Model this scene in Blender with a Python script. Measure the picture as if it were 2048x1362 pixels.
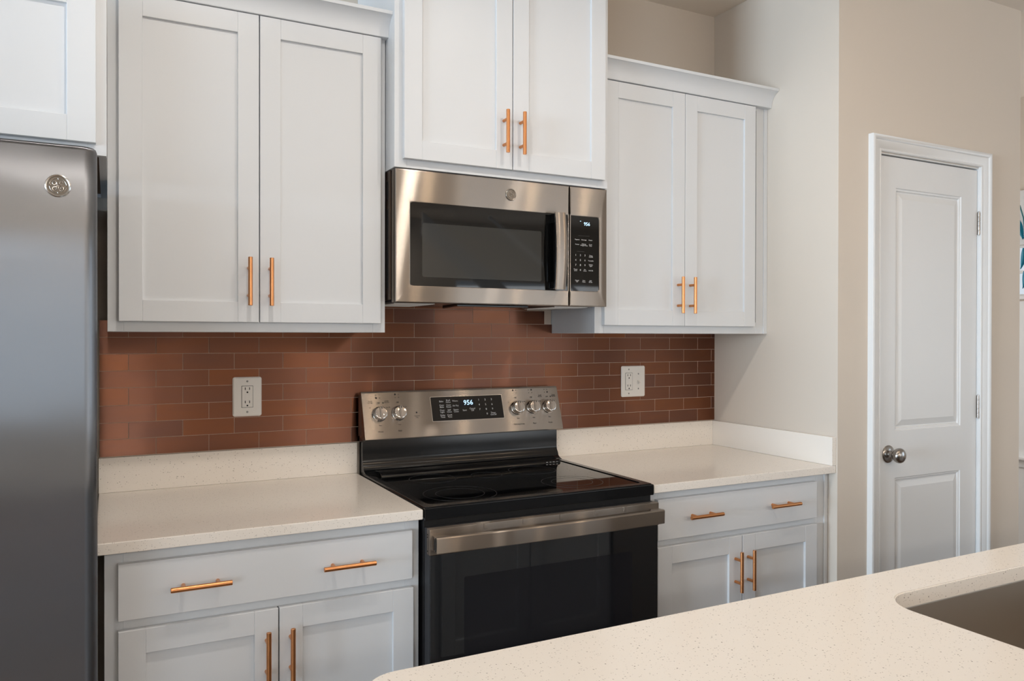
import bpy, bmesh, math, random
from mathutils import Vector, Matrix
random.seed(7)
for o in list(bpy.data.objects): bpy.data.objects.remove(o, do_unlink=True)
scene = bpy.context.scene
C = scene.collection
R = math.radians

# ------------------------------------------------------------------ camera
CAM = Vector((-0.7474, -2.5972, 1.3755))
YAW, PITCH, ROLL = R(27.303), R(-0.299), R(0.0976)
f = Vector((math.sin(YAW)*math.cos(PITCH), math.cos(YAW)*math.cos(PITCH), math.sin(PITCH)))
rt = Vector((math.cos(YAW), -math.sin(YAW), 0)); up = rt.cross(f)
r2 = rt*math.cos(ROLL)+up*math.sin(ROLL); u2 = -rt*math.sin(ROLL)+up*math.cos(ROLL)
cd = bpy.data.cameras.new('camera'); cam = bpy.data.objects.new('camera', cd); C.objects.link(cam)
cam.matrix_world = Matrix(((r2.x, u2.x, -f.x, CAM.x), (r2.y, u2.y, -f.y, CAM.y), (r2.z, u2.z, -f.z, CAM.z), (0, 0, 0, 1)))
cd.sensor_fit = 'HORIZONTAL'; cd.sensor_width = 36; cd.lens = 36*1562.42/2048; cd.clip_start = 0.02
scene.camera = cam

# ------------------------------------------------------------------ world, exposure, lights
w = bpy.data.worlds.new('world'); scene.world = w; w.use_nodes = True
w.node_tree.nodes['Background'].inputs[0].default_value = (0.80, 0.90, 1.0, 1)
w.node_tree.nodes['Background'].inputs[1].default_value = 0.8
vs = scene.view_settings
vs.view_transform = 'Standard'; vs.look = 'None'; vs.gamma = 1; vs.use_curve_mapping = False; vs.exposure = 0.03

def area(name, loc, target, sx, sy, power, col, shape='RECTANGLE', spread=180):
    l = bpy.data.lights.new(name, 'AREA'); l.shape = shape; l.size = sx
    if shape == 'RECTANGLE': l.size_y = sy
    l.energy = power; l.color = col; l.spread = R(spread)
    o = bpy.data.objects.new(name, l); C.objects.link(o); o.location = loc
    d = Vector(target)-Vector(loc)
    o.rotation_euler = d.to_track_quat('-Z', 'Y').to_euler()
    return o
COOL = (0.66, 0.83, 1.0); DAY = (0.93, 0.97, 1.0); WARM = (1.0, 0.935, 0.86)
area('fill_rear_right', (3.9, -6.70, 1.05), (1.4, 0, 1.20), 1.8, 1.9, 30, DAY)  # added fill at an invented rear door, brightens the tiles
area('daylight_left', (-8.90, -2.6, 1.45), (2, -2.6, 1.45), 2.6, 1.9, 640, COOL)
area('fill_rear_left', (-5.3, -6.70, 1.45), (-0.5, -0.5, 1.45), 2.8, 1.9, 80, COOL)  # added fill at an invented rear window, for left-facing cabinet sides
area('daylight_right', (5.4, -3.9, 1.45), (0, -3.0, 1.4), 1.6, 1.7, 20, COOL)
CANS = [(-0.42, -1.28), (0.50, -1.28), (1.06, -1.28), (-0.55, -3.3), (1.5, -3.3), (-0.75, -6.3), (1.5, -6.3)]  # the rearmost pair are added fill lights, not cans
STREAK_POWER = 2.0
CAN_POWER = [7.4, 5.0, 0.8, 1.2, 1.0, 46, 44]

# ------------------------------------------------------------------ materials
def lin(c):
    out = []
    for v in c[:3]:
        v = v/255.0
        out.append(v/12.92 if v <= 0.04045 else ((v+0.055)/1.055)**2.4)
    return (*out, 1)
def mat(name, col, rough=0.5, metal=0.0, spec=0.5, emit=None, es=0, coat=0, trans=0, ior=1.45, aniso=0, arot=0):
    m = bpy.data.materials.new(name); m.use_nodes = True
    b = m.node_tree.nodes['Principled BSDF']
    b.inputs['Base Color'].default_value = lin(col); b.inputs['Roughness'].default_value = rough
    b.inputs['Metallic'].default_value = metal; b.inputs['Specular IOR Level'].default_value = spec
    b.inputs['IOR'].default_value = ior
    if emit: b.inputs['Emission Color'].default_value = lin(emit); b.inputs['Emission Strength'].default_value = es
    if coat: b.inputs['Coat Weight'].default_value = coat; b.inputs['Coat Roughness'].default_value = 0.05
    if trans: b.inputs['Transmission Weight'].default_value = trans
    if aniso:
        b.inputs['Anisotropic'].default_value = aniso; b.inputs['Anisotropic Rotation'].default_value = arot
        t = m.node_tree.nodes.new('ShaderNodeTangent'); t.direction_type = 'UV_MAP'; t.uv_map = 'UVMap'
        m.node_tree.links.new(t.outputs[0], b.inputs['Tangent'])
    return m
def N(m, t, **kw):
    n = m.node_tree.nodes.new(t)
    for k, v in kw.items(): setattr(n, k, v)
    return n
def L(m, a, b): m.node_tree.links.new(a, b)
def bsdf(m): return m.node_tree.nodes['Principled BSDF']
def add_bump(m, scale, strength, dist=0.001, stretch=(1, 1, 1), detail=2):
    tc = N(m, 'ShaderNodeTexCoord'); mp = N(m, 'ShaderNodeMapping'); mp.inputs['Scale'].default_value = stretch
    no = N(m, 'ShaderNodeTexNoise'); no.inputs['Scale'].default_value = scale; no.inputs['Detail'].default_value = detail
    bp = N(m, 'ShaderNodeBump'); bp.inputs['Strength'].default_value = strength; bp.inputs['Distance'].default_value = dist
    L(m, tc.outputs['Object'], mp.inputs[0]); L(m, mp.outputs[0], no.inputs['Vector'])
    L(m, no.outputs[0], bp.inputs['Height']); L(m, bp.outputs[0], bsdf(m).inputs['Normal'])
    return no
def add_grain(m, stretch, lo, hi, scale=1.0):
    """fine brushed grain that varies the roughness"""
    tc = N(m, 'ShaderNodeTexCoord'); mp = N(m, 'ShaderNodeMapping'); mp.inputs['Scale'].default_value = stretch
    no = N(m, 'ShaderNodeTexNoise'); no.inputs['Scale'].default_value = scale; no.inputs['Detail'].default_value = 3
    mr = N(m, 'ShaderNodeMapRange'); mr.inputs['To Min'].default_value = lo; mr.inputs['To Max'].default_value = hi
    L(m, tc.outputs['Object'], mp.inputs[0]); L(m, mp.outputs[0], no.inputs['Vector'])
    L(m, no.outputs[0], mr.inputs[0]); L(m, mr.outputs[0], bsdf(m).inputs['Roughness'])

M = {}
M['wall'] = mat('wall_paint', (213, 202, 189), 0.85, spec=0.25); add_bump(M['wall'], 400, 0.08, 0.0005)
M['ceiling'] = mat('ceiling_paint', (232, 222, 210), 0.95, spec=0.1)
M['cab'] = mat('cabinet_white_paint', (218, 220, 222), 0.38, spec=0.4)
M['cab_in'] = mat('cabinet_raw_plywood', (120, 92, 66), 0.7)
M['trim'] = mat('trim_white_paint', (226, 226, 225), 0.35, spec=0.45)
M['copper'] = mat('brushed_copper_tile', (150, 92, 68), 0.34, metal=1.0, aniso=1.0, arot=0.25)
M['grout'] = mat('grout', (205, 188, 172), 0.9)
M['steel'] = mat('brushed_steel', (172, 163, 154), 0.24, metal=1.0, aniso=1.0, arot=0.25)
M['steel_v'] = mat('brushed_steel_vertical_grain', (122, 123, 126), 0.21, metal=1.0, aniso=1.0, arot=0.0)
M['sinksteel'] = mat('sink_steel', (190, 182, 172), 0.42, metal=1.0)
M['chrome'] = mat('polished_steel', (215, 210, 205), 0.08, metal=1.0)
M['nickel'] = mat('satin_nickel', (165, 160, 155), 0.22, metal=1.0)
M['bronze'] = mat('brushed_copper_gold', (214, 148, 98), 0.30, metal=1.0)
M['enamel'] = mat('black_enamel', (13, 14, 16), 0.16, spec=0.5)
M['glass_blk'] = mat('black_glass', (5, 5, 6), 0.03, spec=0.5)
M['ovenglass'] = mat('oven_black_glass', (10, 13, 17), 0.03, spec=1.0, ior=1.6)
M['mwglass'] = mat('microwave_black_glass', (12, 12, 12), 0.03, spec=0.7)
M['mesh'] = mat('microwave_window_screen', (54, 54, 52), 0.05, spec=0.7)
M['ovenwin'] = mat('oven_window_tint', (24, 24, 28), 0.06, spec=0.6)
M['blk'] = mat('black_plastic', (16, 16, 17), 0.4)
M['dark'] = mat('dark_grey_metal', (52, 52, 54), 0.45, metal=0.3)
M['brown'] = mat('brown_grey_metal', (92, 76, 66), 0.35, metal=0.8)
M['white'] = mat('white_plastic', (232, 228, 222), 0.3)
M['slot'] = mat('slot_black', (8, 8, 8), 0.8)
M['screw'] = mat('screw_grey', (150, 148, 145), 0.4, metal=0.6)
M['mark_w'] = mat('white_marking', (215, 215, 215), 0.6, emit=(215, 215, 215), es=0.0)
M['mark_g'] = mat('grey_marking', (95, 92, 90), 0.6)
M['mark_k'] = mat('black_marking', (30, 28, 26), 0.6)
M['lcd'] = mat('display_digits', (190, 225, 255), 0.5, emit=(190, 228, 255), es=1.0)
M['lcdbg'] = mat('display_window', (8, 14, 30), 0.08)
M['ring'] = mat('burner_ring_grey', (44, 44, 46), 0.3)
M['filter'] = mat('grease_filter_mesh', (190, 186, 180), 0.35, metal=0.8)
M['led'] = mat('can_light_lens', (255, 236, 210), 0.5, emit=(255, 214, 170), es=7)
M['diff'] = mat('fill_light_diffuser', (250, 245, 238), 0.6, emit=(255, 240, 222), es=2.0)
M['bulb'] = mat('streak_lamp_bulb', (255, 225, 190), 0.4, emit=(255, 200, 150), es=6)
M['glass'] = mat('window_glass', (255, 255, 255), 0.0, trans=1.0, ior=1.45)
M['teal'] = mat('teal_leaf', (30, 150, 178), 0.5)
M['stem'] = mat('teal_stem', (60, 120, 130), 0.5)

# copper tiles: each tile has its own tint
m = M['copper']; at = N(m, 'ShaderNodeAttribute', attribute_name='tint')
tc = N(m, 'ShaderNodeTexCoord'); mp = N(m, 'ShaderNodeMapping'); mp.inputs['Scale'].default_value = (3, 3, 16)
no = N(m, 'ShaderNodeTexNoise'); no.inputs['Scale'].default_value = 2.5; no.inputs['Detail'].default_value = 4
ad = N(m, 'ShaderNodeMath', operation='MULTIPLY_ADD'); ad.inputs[1].default_value = 0.55
sb = N(m, 'ShaderNodeMath', operation='SUBTRACT'); sb.inputs[1].default_value = 0.27
cr = N(m, 'ShaderNodeValToRGB')
cr.color_ramp.elements[0].color = lin((142, 106, 95)); cr.color_ramp.elements[1].color = lin((168, 112, 82))
e = cr.color_ramp.elements.new(0.5); e.color = lin((154, 108, 89))
L(m, tc.outputs['Object'], mp.inputs[0]); L(m, mp.outputs[0], no.inputs['Vector'])
L(m, no.outputs[0], ad.inputs[0]); L(m, at.outputs['Fac'], ad.inputs[2]); L(m, ad.outputs[0], sb.inputs[0])
L(m, sb.outputs[0], cr.inputs[0]); L(m, cr.outputs[0], bsdf(m).inputs['Base Color'])

def streak(m, rough, an, fac, rot=0.0):
    """adds a second, strongly directional brushed lobe"""
    p = bsdf(m); out = m.node_tree.nodes['Material Output']
    g = N(m, 'ShaderNodeBsdfAnisotropic'); g.distribution = 'GGX'
    g.inputs['Roughness'].default_value = rough; g.inputs['Anisotropy'].default_value = an; g.inputs['Rotation'].default_value = rot
    bc = p.inputs['Base Color']
    if bc.is_linked: L(m, bc.links[0].from_socket, g.inputs['Color'])
    else: g.inputs['Color'].default_value = bc.default_value
    L(m, p.inputs['Tangent'].links[0].from_socket, g.inputs['Tangent'])
    if p.inputs['Normal'].is_linked: L(m, p.inputs['Normal'].links[0].from_socket, g.inputs['Normal'])
    mx = N(m, 'ShaderNodeMixShader'); mx.inputs[0].default_value = fac
    L(m, p.outputs[0], mx.inputs[1]); L(m, g.outputs[0], mx.inputs[2]); L(m, mx.outputs[0], out.inputs['Surface'])
add_bump(M['steel'], 6.0, 0.06, 0.004, (1, 1, 1), 1)
add_bump(M['steel_v'], 4.0, 0.15, 0.006, (1.2, 1, 1.6), 1)
streak(M['steel'], 0.225, 0.91, 0.6); streak(M['steel_v'], 0.26, 0.84, 0.5, 0.25); streak(M['copper'], 0.40, 0.95, 0.55)

def quartz(name, base, spot_a, spot_b):
    m = mat(name, base, 0.16, spec=0.45)
    tc = N(m, 'ShaderNodeTexCoord')
    last = None
    for scale, thr, keep, spc in ((160, 0.20, 0.22, spot_a), (290, 0.26, 0.28, spot_b), (92, 0.120, 0.17, spot_a)):
        v = N(m, 'ShaderNodeTexVoronoi'); v.inputs['Scale'].default_value = scale
        L(m, tc.outputs['Object'], v.inputs['Vector'])
        lt = N(m, 'ShaderNodeMath', operation='LESS_THAN'); lt.inputs[1].default_value = thr
        L(m, v.outputs['Distance'], lt.inputs[0])
        sp = N(m, 'ShaderNodeSeparateColor'); L(m, v.outputs['Color'], sp.inputs[0])
        l2 = N(m, 'ShaderNodeMath', operation='LESS_THAN'); l2.inputs[1].default_value = keep
        L(m, sp.outputs[0], l2.inputs[0])
        mu = N(m, 'ShaderNodeMath', operation='MULTIPLY'); L(m, lt.outputs[0], mu.inputs[0]); L(m, l2.outputs[0], mu.inputs[1])
        m2 = N(m, 'ShaderNodeMath', operation='MULTIPLY'); L(m, mu.outputs[0], m2.inputs[0]); L(m, sp.outputs[1], m2.inputs[1])
        mx = N(m, 'ShaderNodeMix', data_type='RGBA'); L(m, m2.outputs[0], mx.inputs[0])
        if last is None: mx.inputs[6].default_value = lin(base)
        else: L(m, last, mx.inputs[6])
        mx.inputs[7].default_value = lin(spc); last = mx.outputs[2]
    L(m, last, bsdf(m).inputs['Base Color'])
    return m
M['quartz'] = quartz('speckled_quartz', (240, 232, 222), (148, 138, 128), (168, 156, 146))

# floor planks
m = M['floor'] = mat('wood_floor', (96, 74, 58), 0.35)
tc = N(m, 'ShaderNodeTexCoord'); bk = N(m, 'ShaderNodeTexBrick'); bk.inputs['Scale'].default_value = 1.0
bk.inputs['Brick Width'].default_value = 1.2; bk.inputs['Row Height'].default_value = 0.15; bk.inputs['Mortar Size'].default_value = 0.003
bk.inputs['Color1'].default_value = lin((122, 98, 78)); bk.inputs['Color2'].default_value = lin((96, 76, 60)); bk.inputs['Mortar'].default_value = lin((50, 38, 30))
L(m, tc.outputs['Object'], bk.inputs['Vector']); L(m, bk.outputs['Color'], bsdf(m).inputs['Base Color'])

# ------------------------------------------------------------------ mesh helpers (all in room coordinates)
def B(): return bmesh.new()
def box(bm, x0, x1, y0, y1, z0, z1, bev=0.0, seg=2):
    if x0 > x1: x0, x1 = x1, x0
    if y0 > y1: y0, y1 = y1, y0
    if z0 > z1: z0, z1 = z1, z0
    t = bmesh.new(); bmesh.ops.create_cube(t, size=1)
    bmesh.ops.scale(t, vec=(x1-x0, y1-y0, z1-z0), verts=t.verts)
    bmesh.ops.translate(t, vec=((x0+x1)/2, (y0+y1)/2, (z0+z1)/2), verts=t.verts)
    if bev > 0: bmesh.ops.bevel(t, geom=t.edges[:]+t.verts[:], offset=bev, segments=seg, profile=0.5, affect='EDGES')
    merge(bm, t)
    return bm
def merge(bm, t, mtx=None):
    if mtx is not None: bmesh.ops.transform(t, matrix=mtx, verts=t.verts)
    me = bpy.data.meshes.new('tmp'); t.to_mesh(me); t.free(); bm.from_mesh(me); bpy.data.meshes.remove(me)
def cyl(bm, p0, p1, r, n=20, r1=None, bev=0.0):
    p0 = Vector(p0); p1 = Vector(p1); d = p1-p0
    t = bmesh.new(); bmesh.ops.create_cone(t, cap_ends=True, segments=n, radius1=r, radius2=r if r1 is None else r1, depth=d.length)
    if bev > 0:
        ed = [e for e in t.edges if any(len(fc.verts) > 4 for fc in e.link_faces)]
        bmesh.ops.bevel(t, geom=ed, offset=bev, segments=2, profile=0.5, affect='EDGES')
    q = d.to_track_quat('Z', 'Y').to_matrix().to_4x4(); q.translation = (p0+p1)/2
    merge(bm, t, q); return bm
def lathe(bm, prof, org, axis, n=32):
    """prof: (radius, height) pairs revolved about axis"""
    t = bmesh.new(); rings = []
    for r, h in prof:
        if r < 1e-6: rings.append([t.verts.new((0, 0, h))])
        else: rings.append([t.verts.new((r*math.cos(2*math.pi*i/n), r*math.sin(2*math.pi*i/n), h)) for i in range(n)])
    for a, b in zip(rings, rings[1:]):
        for i in range(n):
            j = (i+1) % n
            if len(a) == 1 and len(b) == 1: continue
            if len(a) == 1: t.faces.new((a[0], b[i], b[j]))
            elif len(b) == 1: t.faces.new((a[i], a[j], b[0]))
            else: t.faces.new((a[i], a[j], b[j], b[i]))
    bmesh.ops.recalc_face_normals(t, faces=t.faces[:])
    q = Vector(axis).to_track_quat('Z', 'Y').to_matrix().to_4x4(); q.translation = Vector(org)
    merge(bm, t, q); return bm
def prism(bm, pts, a0, a1, axis='x', bev=0.0):
    """closed outline pts extruded from a0 to a1; for axis x pts=(y,z), y pts=(x,z), z pts=(x,y)"""
    t = bmesh.new()
    def V(a, p):
        return {'x': (a, p[0], p[1]), 'y': (p[0], a, p[1]), 'z': (p[0], p[1], a)}[axis]
    A = [t.verts.new(V(a0, p)) for p in pts]; Bv = [t.verts.new(V(a1, p)) for p in pts]
    n = len(pts)
    for i in range(n): t.faces.new((A[i], A[(i+1) % n], Bv[(i+1) % n], Bv[i]))
    t.faces.new(A[::-1]); t.faces.new(Bv)
    bmesh.ops.recalc_face_normals(t, faces=t.faces[:])
    if bev > 0: bmesh.ops.bevel(t, geom=t.edges[:], offset=bev, segments=2, profile=0.5, affect='EDGES')
    merge(bm, t); return bm
def rrect(x0, x1, y0, y1, r, n=6):
    out = []
    for cx, cy, a in ((x1-r, y1-r, 0), (x0+r, y1-r, 90), (x0+r, y0+r, 180), (x1-r, y0+r, 270)):
        for i in range(n+1):
            t = R(a+90*i/n); out.append((cx+r*math.cos(t), cy+r*math.sin(t)))
    return out
def ring_plate(bm, outer, inner, a0, a1, axis):
    """plate with a hole; outer/inner lists of equal length"""
    t = bmesh.new()
    def V(a, p): return {'x': (a, p[0], p[1]), 'y': (p[0], a, p[1]), 'z': (p[0], p[1], a)}[axis]
    n = len(outer)
    O0 = [t.verts.new(V(a0, p)) for p in outer]; I0 = [t.verts.new(V(a0, p)) for p in inner]
    O1 = [t.verts.new(V(a1, p)) for p in outer]; I1 = [t.verts.new(V(a1, p)) for p in inner]
    for i in range(n):
        j = (i+1) % n
        t.faces.new((O0[i], O0[j], I0[j], I0[i])); t.faces.new((O1[i], O1[j], I1[j], I1[i]))
        t.faces.new((O0[i], O0[j], O1[j], O1[i])); t.faces.new((I0[i], I0[j], I1[j], I1[i]))
    bmesh.ops.recalc_face_normals(t, faces=t.faces[:]); merge(bm, t); return bm
def sweep(bm, path, r, n=8):
    t = bmesh.new(); P = [Vector(p) for p in path]; rings = []
    for i, p in enumerate(P):
        d = (P[min(i+1, len(P)-1)]-P[max(i-1, 0)]).normalized()
        s = d.orthogonal().normalized() if i == 0 else (s-d*s.dot(d)).normalized()
        u = d.cross(s); rr = r[i] if isinstance(r, (list, tuple)) else r
        rings.append([t.verts.new(p+(s*math.cos(2*math.pi*k/n)+u*math.sin(2*math.pi*k/n))*rr) for k in range(n)])
    for a, b in zip(rings, rings[1:]):
        for k in range(n): t.faces.new((a[k], a[(k+1) % n], b[(k+1) % n], b[k]))
    t.faces.new(rings[0][::-1]); t.faces.new(rings[-1])
    bmesh.ops.recalc_face_normals(t, faces=t.faces[:]); merge(bm, t); return bm

ORG = {}
def obj(name, bm, material, parent=None, smooth=True, org=None, label=None):
    if parent is not None: o0 = ORG[parent.name]
    elif org is not None: o0 = Vector(org)
    else:
        xs = [v.co for v in bm.verts]
        mn = Vector([min(v[i] for v in xs) for i in range(3)]); mx = Vector([max(v[i] for v in xs) for i in range(3)])
        o0 = Vector(((mn.x+mx.x)/2, (mn.y+mx.y)/2, mn.z))
    uv = bm.loops.layers.uv.get('UVMap') or bm.loops.layers.uv.new('UVMap')
    bm.normal_update()
    for fc in bm.faces:
        n = fc.normal; a = max(range(3), key=lambda i: abs(n[i]))
        for lp in fc.loops:
            c = lp.vert.co
            lp[uv].uv = (c.y, c.z) if a == 0 else ((c.x, c.z) if a == 1 else (c.x, c.y))
    bmesh.ops.translate(bm, vec=-o0, verts=bm.verts)
    me = bpy.data.meshes.new(name); bm.to_mesh(me); bm.free(); me.materials.append(material)
    if smooth:
        me.shade_smooth()
        try: me.set_sharp_from_angle(angle=R(35))
        except Exception: pass
    o = bpy.data.objects.new(name, me); C.objects.link(o)
    if smooth:
        wn = o.modifiers.new('weighted_normal', 'WEIGHTED_NORMAL'); wn.keep_sharp = True; wn.weight = 80
    if parent is not None: o.parent = parent; ORG[o.name] = o0
    else: o.location = o0; ORG[o.name] = o0
    if label: o['label'] = label
    return o
def tag(o, label, cat, group=None, kind=None):
    o['label'] = label; o['category'] = cat
    if group: o['group'] = group
    if kind: o['kind'] = kind
    return o
def thing(name, label, cat, loc, group=None):
    o = bpy.data.objects.new(name, None); C.objects.link(o); o.location = loc; o.empty_display_size = 0.1
    ORG[o.name] = Vector(loc); tag(o, label, cat, group); return o
def struct(name, bm, m, label=None, smooth=False):
    o = obj(name, bm, m, None, smooth); o['kind'] = 'structure'
    if label: o['label'] = label
    return o
def text(bm, s, size, mtx, align='CENTER', off=0.0, ext=0.0001):
    cu = bpy.data.curves.new('t', 'FONT'); cu.body = s; cu.size = size; cu.align_x = align; cu.align_y = 'CENTER'
    cu.space_line = 0.85; cu.offset = off; cu.resolution_u = 2; cu.extrude = ext
    o = bpy.data.objects.new('t', cu); C.objects.link(o)
    me = bpy.data.meshes.new_from_object(o); me.transform(mtx); bm.from_mesh(me)
    bpy.data.objects.remove(o); bpy.data.curves.remove(cu); bpy.data.meshes.remove(me)
def face_mtx(x, y, z, tilt=0.0):
    """text plane standing upright facing -y, leaning back by tilt"""
    return Matrix.Translation((x, y, z)) @ Matrix.Rotation(R(90)-tilt, 4, 'X')

# ------------------------------------------------------------------ the room
XW, YC, XE, H = 1.5717, -0.6476, 2.6714, 2.7508
for nm, za_, zb_ in (('floor', -0.05, 0.0), ('ceiling', H, H+0.05)):
    b = B(); prism(b, [(-9.0, -6.8), (5.6, -6.8), (5.6, -0.9), (4.02, -0.9), (4.02, 1.6), (-9.0, 1.6)], za_, zb_, 'z'); struct(nm, b, M[nm])
struct('wall_back', box(B(), -9.0, XW+0.12, 0.0, 0.12, 0, H), M['wall'])
struct('wall_side', box(B(), XW, XW+0.115, YC, 0.0, 0, H), M['wall'])
DX0, DX1, DZ = 1.783, 2.389, 2.060           # pantry door opening
b = B()
box(b, XW+0.115, DX0, YC, YC+0.115, 0, H); box(b, DX1, XE, YC, YC+0.115, 0, H); box(b, DX0, DX1, YC, YC+0.115, DZ, H)
struct('wall_pantry', b, M['wall'])
struct('wall_pantry_end', box(B(), XE-0.115, XE, YC+0.115, 1.6, 0, H), M['wall'])
struct('wall_far_back', box(B(), XE, 4.02, 1.5, 1.6, 0, H), M['wall'])
WX = 3.9                                      # wall of the room seen past the corner, with its window
b = B()
wy0, wy1, wz0, wz1 = -0.18, 0.72, 1.612, 1.905
box(b, WX, WX+0.12, -0.9, wy0, 0, H); box(b, WX, WX+0.12, wy1, 1.5, 0, H)
box(b, WX, WX+0.12, wy0, wy1, 0, wz0); box(b, WX, WX+0.12, wy0, wy1, wz1, H)
box(b, WX+0.12, 5.6, -0.9, -0.8, 0, H)
struct('wall_far_side', b, M['wall'])
struct('trim_4', box(B(), WX-0.008, WX, -0.9, 1.5, 0.10, wz0-0.03), M['trim'])
# rear and side walls behind the camera, with window openings
def wall_holes_y(bm, x0, x1, y0, y1, holes):
    xs = x0
    for hx0, hx1, hz0, hz1 in holes:
        box(bm, xs, hx0, y0, y1, 0, H); box(bm, hx0, hx1, y0, y1, 0, hz0); box(bm, hx0, hx1, y0, y1, hz1, H); xs = hx1
    box(bm, xs, x1, y0, y1, 0, H)
b = B(); wall_holes_y(b, -9.0, 5.6, -6.9, -6.8, [(-6.8, -3.8, 0.45, 2.45), (2.95, 4.85, 0.05, 2.05)])  # openings made for the added rear fill lights
struct('wall_rear', b, M['wall'])
b = B()
box(b, -9.1, -9.0, -6.8, -3.95, 0, H); box(b, -9.1, -9.0, -1.25, 0.12, 0, H)
box(b, -9.1, -9.0, -3.95, -1.25, 0, 0.45); box(b, -9.1, -9.0, -3.95, -1.25, 2.45, H)
struct('wall_left', b, M['wall'])
b = B()
box(b, 5.6, 5.7, -6.8, -4.75, 0, H); box(b, 5.6, 5.7, -3.05, -0.9, 0, H)
box(b, 5.6, 5.7, -4.75, -3.05, 0, 0.6); box(b, 5.6, 5.7, -4.75, -3.05, 2.3, H)
struct('wall_right', b, M['wall'])

# baseboards
struct('baseboard_side', box(B(), XW-0.012, XW, YC, -0.612, 0, 0.08, 0.002), M['trim'])
b = B(); box(b, XW-0.012, 1.727, YC-0.012, YC, 0, 0.08, 0.002); box(b, 2.445, XE, YC-0.012, YC, 0, 0.08, 0.002)
struct('baseboard_pantry', b, M['trim'])
struct('baseboard_far', box(B(), WX-0.014, WX, -0.9, 1.5, 0, 0.1, 0.003), M['trim'])
# chair rail with a projecting cap on the far wall
b = B(); box(b, WX-0.018, WX, -0.9, 1.5, 0.632, 0.676, 0.003); box(b, WX-0.045, WX, -0.9, 1.5, 0.676, 0.697, 0.006)
struct('trim_1', b, M['trim'])

# casing around the pantry door
PROF = [(0, 0.0), (0, 0.010), (0.003, 0.0125), (0.007, 0.0125), (0.009, 0.0105), (0.013, 0.012), (0.022, 0.015), (0.034, 0.0170),
        (0.039, 0.0165), (0.041, 0.0195), (0.045, 0.0225), (0.051, 0.0235), (0.0565, 0.0215), (0.0575, 0.0185), (0.0575, 0.0)]
def casing(bm, x0, x1, ztop, yw, prof, z0=0.0):
    t = bmesh.new(); rings = []
    for k in range(4):
        rg = []
        for u, v in prof:
            p = [(x0-u, yw-v, z0), (x0-u, yw-v, ztop+u), (x1+u, yw-v, ztop+u), (x1+u, yw-v, z0)][k]
            rg.append(t.verts.new(p))
        rings.append(rg)
    n = len(prof)
    for a, c in zip(rings, rings[1:]):
        for i in range(n): t.faces.new((a[i], a[(i+1) % n], c[(i+1) % n], c[i]))
    t.faces.new(rings[0]); t.faces.new(rings[-1][::-1])
    bmesh.ops.recalc_face_normals(t, faces=t.faces[:]); merge(bm, t)
b = B(); casing(b, DX0+0.003, DX1-0.003, DZ+0.003, YC, PROF)
struct('trim_2', b, M['trim'], smooth=True)
b = B()   # jamb with stop
box(b, DX0, DX0+0.004, YC, YC+0.115, 0, DZ); box(b, DX1-0.004, DX1, YC, YC+0.115, 0, DZ); box(b, DX0+.004, DX1-.004, YC, YC+0.115, DZ-0.004, DZ)
box(b, DX0+.004, DX0+0.014, YC+0.045, YC+0.075, 0, DZ-.004); box(b, DX1-0.014, DX1-.004, YC+0.045, YC+0.075, 0, DZ-.004); box(b, DX0+.014, DX1-.014, YC+0.045, YC+0.075, DZ-0.014, DZ-.004)
struct('trim_3', b, M['trim'])

# two-panel moulded door
def nested(bm, x0, x1, z0, z1, y, steps):
    t = bmesh.new(); rings = []
    for ins, dep in steps:
        rings.append([t.verts.new(p) for p in ((x0+ins, y+dep, z0+ins), (x1-ins, y+dep, z0+ins), (x1-ins, y+dep, z1-ins), (x0+ins, y+dep, z1-ins))])
    for a, c in zip(rings, rings[1:]):
        for i in range(4): t.faces.new((a[i], a[(i+1) % 4], c[(i+1) % 4], c[i]))
    t.faces.new(rings[-1])
    bmesh.ops.recalc_face_normals(t, faces=t.faces[:])
    if t.faces[-1].normal.y > 0: bmesh.ops.reverse_faces(t, faces=t.faces[:])
    merge(bm, t)
dx0, dx1, dz0, dz1 = DX0+0.007, DX1-0.007, 0.012, DZ-0.009
DY = YC+0.004
b = B(); px0, px1 = 1.886, 2.281
zb = (0.235, 0.8445, 1.0215, 1.937)
def fbox(x0, x1, z0, z1): box(b, x0, x1, DY, DY+0.035, z0, z1)
fbox(dx0, px0, dz0, dz1); fbox(px1, dx1, dz0, dz1)
fbox(px0, px1, dz0, zb[0]); fbox(px0, px1, zb[1], zb[2]); fbox(px0, px1, zb[3], dz1)
STEPS = [(0, 0), (0.003, 0.0035), (0.009, 0.0045), (0.012, 0.009), (0.017, 0.0095), (0.019, 0.0085), (0.040, 0.0025), (0.041, 0.0025)]
for a, c in ((zb[0], zb[1]), (zb[2], zb[3])):
    nested(b, px0, px1, a, c, DY, STEPS); box(b, px0, px1, DY+0.02, DY+0.035, a, c)
door = struct('door_1', b, M['trim'], 'white two-panel pantry door with nickel knob')
ORG[door.name] = door.location.copy()
KX, KZ = 1.848, 0.937
b = B(); lathe(b, [(0, 0), (0.033, 0), (0.033, 0.003), (0.029, 0.007), (0.017, 0.010), (0.013, 0.012), (0.0115, 0.016), (0.0115, 0.022), (0.0145, 0.026), (0.0185, 0.0293), (0.0225, 0.0335),
               (0.0255, 0.038), (0.0275, 0.0435), (0.0282, 0.049), (0.0275, 0.0535), (0.0252, 0.0575), (0.0215, 0.0610), (0.0165, 0.0635), (0.011, 0.0648), (0.005, 0.0655), (0, 0.0656)], (KX, DY, KZ), (0, -1, 0), 40)
obj('door_knob', b, M['nickel'], door, label='satin nickel round door knob')
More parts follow.
